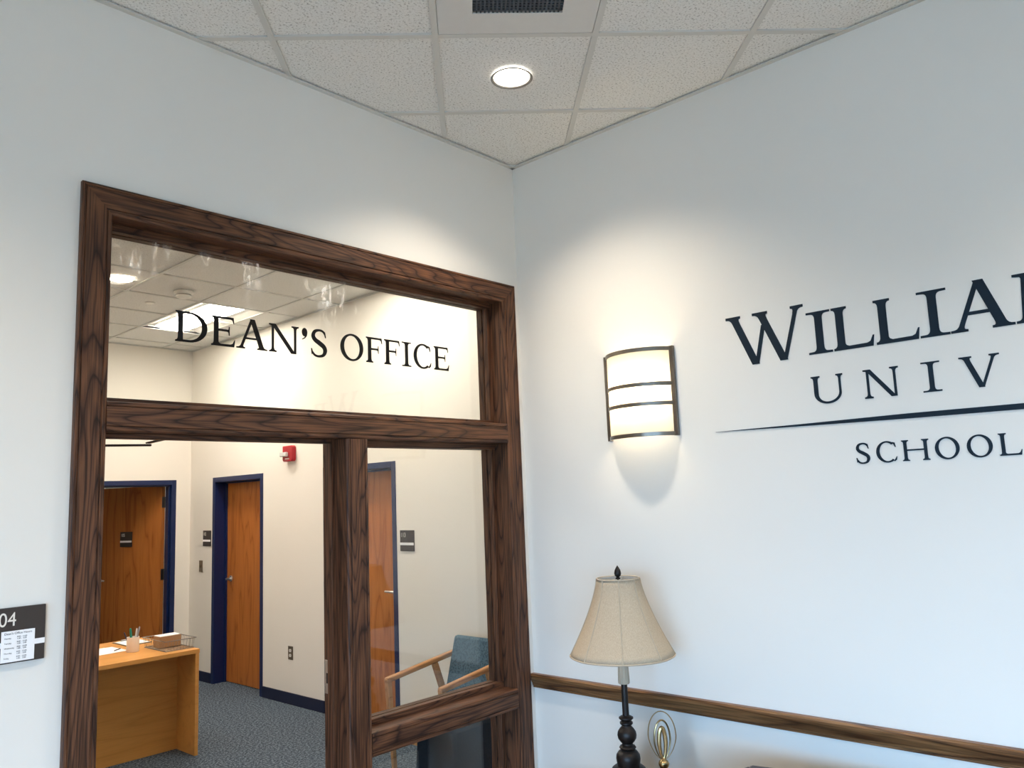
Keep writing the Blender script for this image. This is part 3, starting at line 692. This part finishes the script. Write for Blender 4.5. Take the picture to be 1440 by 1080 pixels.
# ---------------------------------------------------------------- office doors
def lever(parent, p, out, side, mat='steel'):
    p = Vector(p); out = Vector(out); side = Vector(side); b = MB()
    b.tube([p, p+out*.008], .030, 20); b.tube([p, p+out*.055, p+out*.060+side*.012, p+out*.060+side*.06, p+out*.055+side*.12], [.010, .010, .0105, .010, .008], 10)
    return b.build('lever_handle', mat, parent)
def door_right(name, y0, y1, lever_y):
    d = empty(name, **ST); f = MB(); F = .05; x0, x1 = OX1-.006, OX1+.19
    f.box(x0, x1, y0, y0+F, 0, DZ); f.box(x0, x1, y1-F, y1, 0, DZ); f.box(x0, x1, y0+F, y1-F, DZ-F, DZ)
    xs = OX1+.113
    f.box(xs, x1, y0+F, y0+F+.016, 0, DZ-F); f.box(xs, x1, y1-F-.016, y1-F, 0, DZ-F); f.box(xs, x1, y0+F+.016, y1-F-.016, DZ-F-.016, DZ-F)
    f.build('door_frame', 'navy_metal', d, .002)
    lf = box('leaf', 'door_veneer', d, xs+.018, xs+.06, y0+F+.003, y1-F-.003, .008, DZ-F-.003, bevel=.002)
    s = 1 if lever_y < (y0+y1)/2 else -1
    lever(lf, (xs+.018, lever_y, 1.03), (-1, 0, 0), (0, s, 0))
    return d
door_right('door_2', D2Y0, D2Y1, 7.80); door_right('door_3', D3Y0, D3Y1, 5.10)
d1 = empty('door_1', **ST); f = MB(); F = .05
f.box(D1X0, D1X0+F, OY1-.006, OY1+.14, 0, DZ); f.box(D1X1-F, D1X1, OY1-.006, OY1+.14, 0, DZ); f.box(D1X0+F, D1X1-F, OY1-.006, OY1+.14, DZ-F, DZ)
f.box(D1X1-F-.016, D1X1-F, OY1+.03, OY1+.085, 0, DZ-F); f.box(D1X0+F, D1X0+F+.016, OY1+.03, OY1+.085, 0, DZ-F); f.box(D1X0+F+.016, D1X1-F-.016, OY1+.03, OY1+.085, DZ-F-.016, DZ-F)
f.build('door_frame', 'navy_metal', d1, .002)
TH = math.radians(68); HX, HY = D1X1-F-.002, OY1+.148
lf = box('leaf', 'door_veneer', d1, -.912, 0, -.045, 0, .008, DZ-F-.004, bevel=.002)
lf.location = (HX, HY, 0); lf.rotation_euler = (0, 0, -TH)
for z in (.2, 1.02, 1.78):
    h = MB(); h.tube([(.003, .005, z), (.003, .005, z+.115)], .008); h.box(-.002, .0012, -.042, 0, z, z+.115); h.build('hinge', 'dark_hinge', lf)
lever(lf, (-.845, -.0455, 1.02), (0, -1, 0), (1, 0, 0))

def room_sign(label, num, place, parent_kind):
    t = thing('room_sign', label, 'sign', 'room signs'); w, h, th = .165, .16, .008
    box('plate', 'sign_brown', t, 0, w, -th, -.0004, 0, h, bevel=.001); box('name_strip', 'paper', t, .002, w-.002, -th-.0012, -th, .046, .066)
    text_mesh(num, .048, 'sign_print', 'room_number', frame_y(.012, -th-.0004, .108), t, width=.8)
    t.matrix_world = place
    return t
def rotz(a): return Matrix.Rotation(a, 4, 'Z')
room_sign('small brown room sign 105 on the ajar far door', '105', Matrix.Translation((HX, HY, 0)) @ rotz(-TH) @ Matrix.Translation((-.56, -.0452, 1.375)), 0)
room_sign('small brown room sign on the wall beside the far corner and light switch', '102', Matrix.Translation((OX1, 8.139, 1.363)) @ rotz(-pi/2), 0)
room_sign('small brown room sign 113 seen through the sidelight glass', '113', Matrix.Translation((OX1, 4.917, 1.362)) @ rotz(-pi/2), 0)

# ---------------------------------------------------------------- things on the office wall
t = thing('light_switch', 'narrow bronze light switch plate near the far office corner', 'switch')
box('cover_plate', 'plate_bronze', t, OX1-.006, OX1-.0003, 8.150, 8.222, 1.095, 1.213, bevel=.0015)
box('toggle', 'plate_bronze', t, OX1-.018, OX1-.006, 8.180, 8.192, 1.142, 1.166, bevel=.001)
t = thing('wall_outlet', 'bronze outlet plate with two white sockets on the office wall', 'outlet')
box('cover_plate', 'plate_bronze', t, OX1-.006, OX1-.0003, 6.443, 6.517, .383, .500, bevel=.0015)
for z in (.462, .421):
    s = MB(); s.prism([(6.48+.017*math.cos(2*pi*k/16), z+max(-.013, min(.013, .017*math.sin(2*pi*k/16)))) for k in range(16)], lambda u, v, w: (OX1-.006-w, u, v), .003); so = s.build('socket', 'white_plastic', t)
    for dy in (-.006, .006): box('slot', 'clip_black', so, OX1-.0094, OX1-.0088, 6.48+dy-.001, 6.48+dy+.001, z-.004, z+.006)
t = thing('fire_alarm', 'red wall fire alarm with a clear strobe lens high on office wall', 'alarm')
MB().prism([(6.40, 2.150), (6.53, 2.150), (6.545, 2.165), (6.545, 2.295), (6.40, 2.295), (6.385, 2.280), (6.385, 2.165)], lambda u, v, w: (OX1-.0003-w, u, v), .045).build('housing', 'red_plastic', t, .006)
MB().box(OX1-.078, OX1-.045, 6.44, 6.545, 2.195, 2.235).build('strobe', 'strobe_lens', t, .008)
box('lettering_panel', 'sign_print', t, OX1-.0462, OX1-.0450, 6.43, 6.50, 2.170, 2.180)

# ---------------------------------------------------------------- reception desk and what stands on it
DX1, DY0, DY1, DT = 2.872, 5.785, 6.74, .74
dk = thing('desk', 'honey-coloured wood desk with recessed front panel in the office', 'desk')
box('top', 'desk_laminate', dk, 1.05, DX1, DY0, DY1, DT-.03, DT, bevel=.002)
box('side_panel', 'desk_laminate', dk, DX1-.030, DX1-.003, DY0+.004, DY1-.004, 0, DT-.03, bevel=.0015)
box('side_panel', 'desk_laminate', dk, 1.053, 1.08, DY0+.004, DY1-.004, 0, DT-.03, bevel=.0015)
box('modesty_panel', 'desk_laminate', dk, 1.08, DX1-.030, 6.075, 6.095, .0, DT-.03)
cp = thing('pen_cup', 'white ceramic pen cup near the front edge of the desk', 'cup')
PX, PY = 2.535, 6.135
MB().lathe([(.041, DT+.0002), (.043, DT+.004), (.043, DT+.105), (.0395, DT+.105), (.0395, DT+.006)], (PX, PY, 0), 28).build('cup_body', 'ceramic', cp)
for nm, mt, dx, dy, lx, ly, hh, rr, lab in (
    ('marker', 'pen_green', -.014, -.012, -.012, .004, .165, .0085, 'green marker standing in the white pen cup'),
    ('pen', 'pen_white', .010, -.015, .008, -.004, .160, .006, 'white pen upright in the middle of the pen cup'),
    ('pen', 'pen_grey', .022, .005, .034, .010, .166, .0065, 'grey pen leaning right in the white pen cup'),
    ('pen', 'pen_navy', -.024, .008, -.036, .012, .140, .005, 'dark navy pen leaning left in the white pen cup')):
    t = thing(nm, lab, 'pen', 'pens in the cup'); a = Vector((PX+dx*.5, PY+dy*.5, DT+.008)); b = Vector((PX+dx+lx*.6, PY+dy+ly*.6, DT+hh-.03)); u = (b-a).normalized()
    MB().tube([a, b], rr, 10).build('barrel', mt, t); MB().tube([b, b+u*.03, b+u*.036], [rr*1.05, rr*.85, rr*.3], 10).build('cap', mt, t)
t = thing('paper_sheets', 'pale green-white papers lying left of the pen cup', 'papers')
for k, (mt, dx, rz) in enumerate((('paper', 0, .1), ('paper_green', .02, .16), ('paper', .05, .05))):
    o = box('sheet', mt, t, -.11, .11, -.14, .14, 0, .0008); o.location = (2.37+dx, 6.36-.01*k, DT+.0003+k*.001); o.rotation_euler = (0, 0, rz)
o = MB().tube([(2.46, 6.27, DT+.0068), (2.52, 6.32, DT+.0068)], .004, 8).build('pen', 'pen_navy', None, label='dark pen lying on the loose papers', category='pen')
t = thing('clipboard', 'black clipboard with white paper behind the pen cup', 'clipboard')
box('board', 'clip_black', t, 2.60, 2.80, 6.42, 6.68, DT+.0003, DT+.004, bevel=.001); box('sheet', 'paper', t, 2.61, 2.79, 6.43, 6.66, DT+.0041, DT+.006)
MB().box(2.66, 2.74, 6.655, 6.675, DT+.006, DT+.016).build('clip', 'wire_chrome', t, .003)
BX = (2.655, 2.862, 5.86, 6.22)
bs = thing('wire_basket', 'open wire letter basket at the right end of the desk', 'basket')
def rect(e, z): return [(BX[0]-e, BX[2]-e, z), (BX[1]+e, BX[2]-e, z), (BX[1]+e, BX[3]+e, z), (BX[0]-e, BX[3]+e, z)]
MB().tube(rect(.012, DT+.075), .003, 8, True).build('rim_wire', 'wire_chrome', bs); MB().tube(rect(0, DT+.0045), .0025, 8, True).build('base_wire', 'wire_chrome', bs)
def wires(a, b, n, axis):
    for k in range(n):
        q = (k+.5)/n
        if axis == 0:
            x = BX[0]+(BX[1]-BX[0])*q; P = [(x, BX[2]-.012, DT+.075), (x, BX[2], DT+.004), (x, BX[3], DT+.004), (x, BX[3]+.012, DT+.075)]
        else:
            y = BX[2]+(BX[3]-BX[2])*q; P = [(BX[0]-.012, y, DT+.075), (BX[0], y, DT+.0025), (BX[1], y, DT+.0025), (BX[1]+.012, y, DT+.075)]
        MB().tube(P, .0013, 6).build('wire', 'wire_chrome', bs)
wires(0, 0, 9, 0); wires(0, 0, 14, 1)
t = thing('card_box', 'tan cardboard box of white cards inside the wire basket', 'box')
q = MB(); x0, x1, y0, y1, z0, z1 = 2.69, 2.85, 6.04, 6.15, DT+.0065, DT+.085
q.box(x0, x1, y0, y0+.003, z0, z1); q.box(x0, x1, y1-.003, y1, z0, z1); q.box(x0, x0+.003, y0+.003, y1-.003, z0, z1); q.box(x1-.003, x1, y0+.003, y1-.003, z0, z1); q.box(x0+.003, x1-.003, y0+.003, y1-.003, z0, z0+.003)
q.build('carton', 'cardboard', t)
box('cards', 'paper', t, x0+.005, x1-.005, y0+.005, y1-.005, z0+.003, z1+.004)

# ---------------------------------------------------------------- lounge chair behind the sidelight
ch = thing('lounge_chair', 'teal upholstered lounge chair with sloping light wood arms', 'chair')
def rounded(bm, poly, fn, t): return bm.prism(poly, fn, t)
for yy in (4.145, 3.645):
    MB().bar((3.285, yy, .632), (3.90, yy, .712), .042, .032).build('armrest', 'chair_wood', ch, .008)
    MB().bar((3.298, yy, .642), (3.345, yy, .0), .036, .036, up=(1, 0, 0), w1=.026, h1=.026).build('leg', 'chair_wood', ch, .006)
    MB().bar((3.695, yy, .668), (3.82, yy, .33), .03, .042, up=(1, 0, 0)).build('arm_strut', 'chair_wood', ch, .006)
    MB().bar((3.80, yy, .36), (3.92, yy, 0.0), .036, .036, up=(1, 0, 0), w1=.026, h1=.026).build('leg', 'chair_wood', ch, .006)
MB().bar((3.31, 3.895, .30), (3.86, 3.895, .30), .46, .05).build('seat_frame', 'chair_wood', ch, .004)
MB().bar((3.33, 3.895, .375), (3.80, 3.895, .365), .45, .10).build('seat', 'teal_fabric', ch, .03)
MB().bar((3.775, 3.90, .36), (3.895, 3.90, .822), .465, .085, up=(1, 0, 0), h1=.06).build('backrest', 'teal_fabric', ch, .022)
ot = thing('ottoman', 'dark blue upholstered low seat seen through the lower sidelight pane', 'seat')
q = MB(); q.add([(2.93, 3.16, .03), (3.42, 3.16, .03), (3.42, 3.50, .03), (2.93, 3.50, .03), (2.96, 3.18, .56), (3.39, 3.18, .56), (3.39, 3.48, .56), (2.96, 3.48, .56)],
                [(3, 2, 1, 0), (4, 5, 6, 7), (0, 1, 5, 4), (1, 2, 6, 5), (2, 3, 7, 6), (3, 0, 4, 7)]); q.build('cushion', 'navy_fabric', ot, .02)
for x in (2.98, 3.37):
    for y in (3.20, 3.46): MB().lathe([(.016, 0), (.020, .032)], (x, y, 0), 12).build('foot', 'dark_table_wood', ot)

# ---------------------------------------------------------------- table lamp, ornament, side table, club chair
TZ = .53
tb = thing('side_table', 'dark wood side table below the picture under the lamp', 'table')
box('table_top', 'dark_table_wood', tb, 2.52, 2.98, 1.69, 2.18, TZ-.03, TZ, bevel=.004)
box('apron', 'dark_table_wood', tb, 2.555, 2.945, 1.725, 2.145, TZ-.10, TZ-.03)
for x in (2.545, 2.955):
    for y in (1.715, 2.155): MB().bar((x, y, 0), (x, y, TZ-.03), .03, .03, up=(1, 0, 0), w1=.045, h1=.045).build('leg', 'dark_table_wood', tb, .003)
LZ = .60
LXc, LYc = 2.75, 1.945
lp = thing('table_lamp', 'unlit table lamp with beige bell shade and turned dark base', 'lamp')
MB().lathe([(.090, TZ+.0003), (.092, TZ+.012), (.080, TZ+.03), (.072, TZ+.06), (.080, LZ+.002), (.080, LZ+.012), (.070, LZ+.022), (.066, LZ+.05), (.066, LZ+.064), (.058, LZ+.070), (.044, LZ+.072), (.0465, LZ+.085), (.0485, LZ+.10), (.0465, LZ+.115), (.037, LZ+.128), (.028, LZ+.133),
            (.030, LZ+.137), (.034, LZ+.142), (.030, LZ+.148), (.023, LZ+.152), (.021, LZ+.157), (.028, LZ+.164), (.036, LZ+.176), (.0385, LZ+.189), (.036, LZ+.202), (.028, LZ+.214), (.020, LZ+.222),
            (.0195, LZ+.226), (.026, LZ+.232), (.026, LZ+.238), (.0195, LZ+.243), (.022, LZ+.246), (.029, LZ+.252), (.029, LZ+.257), (.020, LZ+.262), (.013, LZ+.264)], (LXc, LYc, 0), 32).build('turned_base', 'bronze', lp)
MB().tube([(LXc, LYc, LZ+.262), (LXc, LYc, .99)], [.0135, .0125], 16).build('column', 'bronze', lp)
MB().lathe([(.018, .985), (.0225, .988), (.0225, 1.0), (.0195, 1.07), (.017, 1.12)], (LXc, LYc, 0), 40, fn=lambda a: 1+.05*math.cos(14*a)).build('socket_sleeve', 'shade_trim', lp)
ZB, ZTp = 1.098, 1.401; RB, RT = .212, .088
prof = [(RT+(RB-RT)*(t**1.38), ZTp-(ZTp-ZB)*t) for t in [k/14 for k in range(15)]]
def oct_(a):   # eight flat-ish gores between the ribs
    b = ((a-A0+pi/8) % (pi/4))-pi/8; return 1-.016*math.cos(b*4)*0 - .022*(1-(abs(b)/(pi/8))**2)*1.0 + .0
A0 = math.atan2(-LYc, -LXc) + pi/8 - pi/8
def oct2(a):
    b = (a-A0) % (pi/4); b = min(b, pi/4-b)       # 0 at a rib
    return 1-.014*math.sin(min(1, b/(pi/8))*pi/2)
shp = MB(); shp.lathe(prof, (LXc, LYc, 0), 64, caps=False, fn=oct2); sh = shp.build('shade', 'shade_fabric', lp)
mo = sh.modifiers.new('thickness', 'SOLIDIFY'); mo.thickness = .002; mo.offset = -1
MB().lathe([(rr-.004, z) for rr, z in prof], (LXc, LYc, 0), 64, caps=False, fn=oct2).build('lining', 'shade_lining', lp)
for k in range(8):
    a = A0+k*pi/4; MB().tube([(LXc+(rr+.0008)*math.cos(a), LYc+(rr+.0008)*math.sin(a), z) for rr, z in prof], .0022, 6).build('seam_rib', 'shade_trim', sh)
for rr, z in ((RB, ZB), (RT, ZTp)):
    MB().tube([(LXc+rr*oct2(2*pi*k/64)*math.cos(2*pi*k/64), LYc+rr*oct2(2*pi*k/64)*math.sin(2*pi*k/64), z) for k in range(64)], .0032, 6, True).build('rim_binding', 'shade_trim', sh)
MB().tube([(LXc, LYc, 1.07), (LXc, LYc, 1.405)], .004, 8).build('harp_rod', 'bronze', lp)
for k in range(3):
    a = k*2*pi/3+.4; MB().tube([(LXc, LYc, 1.385), (LXc+(RT-.003)*math.cos(a), LYc+(RT-.003)*math.sin(a), 1.398)], .002, 6).build('spider_arm', 'steel', lp)
MB().lathe([(.010, 1.398), (.010, 1.403), (.006, 1.406), (.012, 1.412), (.0145, 1.422), (.012, 1.434), (.006, 1.445), (.001, 1.453)], (LXc, LYc, 0), 20).build('finial', 'bronze', lp)

og = thing('gold_ornament', 'gold ornament of nested oval loops beside the lamp base', 'ornament')
OXc, OYc = 2.752, 1.782; vd = Vector((-OYc, OXc, 0)).normalized()*-1
def loop(w, z0, z1, rad, ang, name, n=40, flat=1.0):
    c, s = math.cos(ang), math.sin(ang); u = Vector((vd.x*c-vd.y*s, vd.x*s+vd.y*c, 0)); P = []; Rr = []
    for k in range(n):
        a = 2*pi*k/n - pi/2; t = (math.sin(a)+1)/2; ww = w*math.cos(a)*(.80+.20*min(1, t*2.2)); P.append(Vector((OXc, OYc, z0+(z1-z0)*t))+u*ww); Rr.append(rad*(.6+.4*min(1, 2*t)))
    MB().tube(P, Rr, 8, True).build(name, 'gold', og)
loop(.053, .724, .902, .0022, .0, 'outer_loop'); loop(.034, .724, .869, .0036, .45, 'middle_loop'); loop(.013, .728, .840, .0085, .25, 'inner_loop')
MB().lathe([(.045, TZ+.0003), (.046, TZ+.01), (.03, TZ+.03), (.02, TZ+.05), (.036, LZ+.0003), (.038, LZ+.008), (.030, LZ+.016), (.012, LZ+.030), (.009, LZ+.055), (.013, LZ+.078), (.016, LZ+.086), (.013, LZ+.092), (.018, LZ+.100), (.021, LZ+.110), (.018, LZ+.119), (.010, LZ+.125), (.005, LZ+.132)], (OXc, OYc, 0), 24).build('stand', 'gold', og)

cc = thing('club_chair', 'dark grey leather club chair, only its back top showing at bottom edge', 'armchair')
CT = .762; c0 = Vector((2.785, 1.445)); bd = Vector((.225, -.974)).normalized(); wd = Vector((-.985, .175)).normalized(); wd2 = Vector((-.90, -.436)).normalized()
c1 = c0+bd*.70
def slab(name, a, b, inw, th, z0, z1, bev):
    q = [a, b, b+inw*th, a+inw*th]
    MB().prism([(p.x, p.y) for p in q], lambda u, v, w: (u, v, z0+w), z1-z0).build(name, 'dark_leather', cc, bev)
slab('back_panel', c0+bd*.006, c1-bd*.006, Vector((-.974, -.225)), .10, .10, CT, .012)
slab('side_panel', c0+wd*.004, c0+wd*.62, Vector((-.175, -.985)), .09, .10, CT-.004, .012)
slab('side_panel', c1+wd2*.004, c1+wd2*.62, Vector((-.436, .90)), .09, .10, CT-.004, .012)
ce = (c0+c1)/2+Vector((-.974, -.225))*.36
o = MB().box(-.24, .26, -.26, .26, .10, .43).build('seat', 'dark_leather', cc, .03); o.location = (ce.x, ce.y, 0); o.rotation_euler = (0, 0, math.atan2(-.225, -.974)+pi)
for p in (c0+wd*.08+bd*.06, c1+wd2*.08-bd*.06, c0+wd*.58+bd*.05, c1+wd2*.58-bd*.04): MB().lathe([(.018, 0), (.025, .105)], (p.x, p.y, 0), 12).build('leg', 'dark_table_wood', cc)
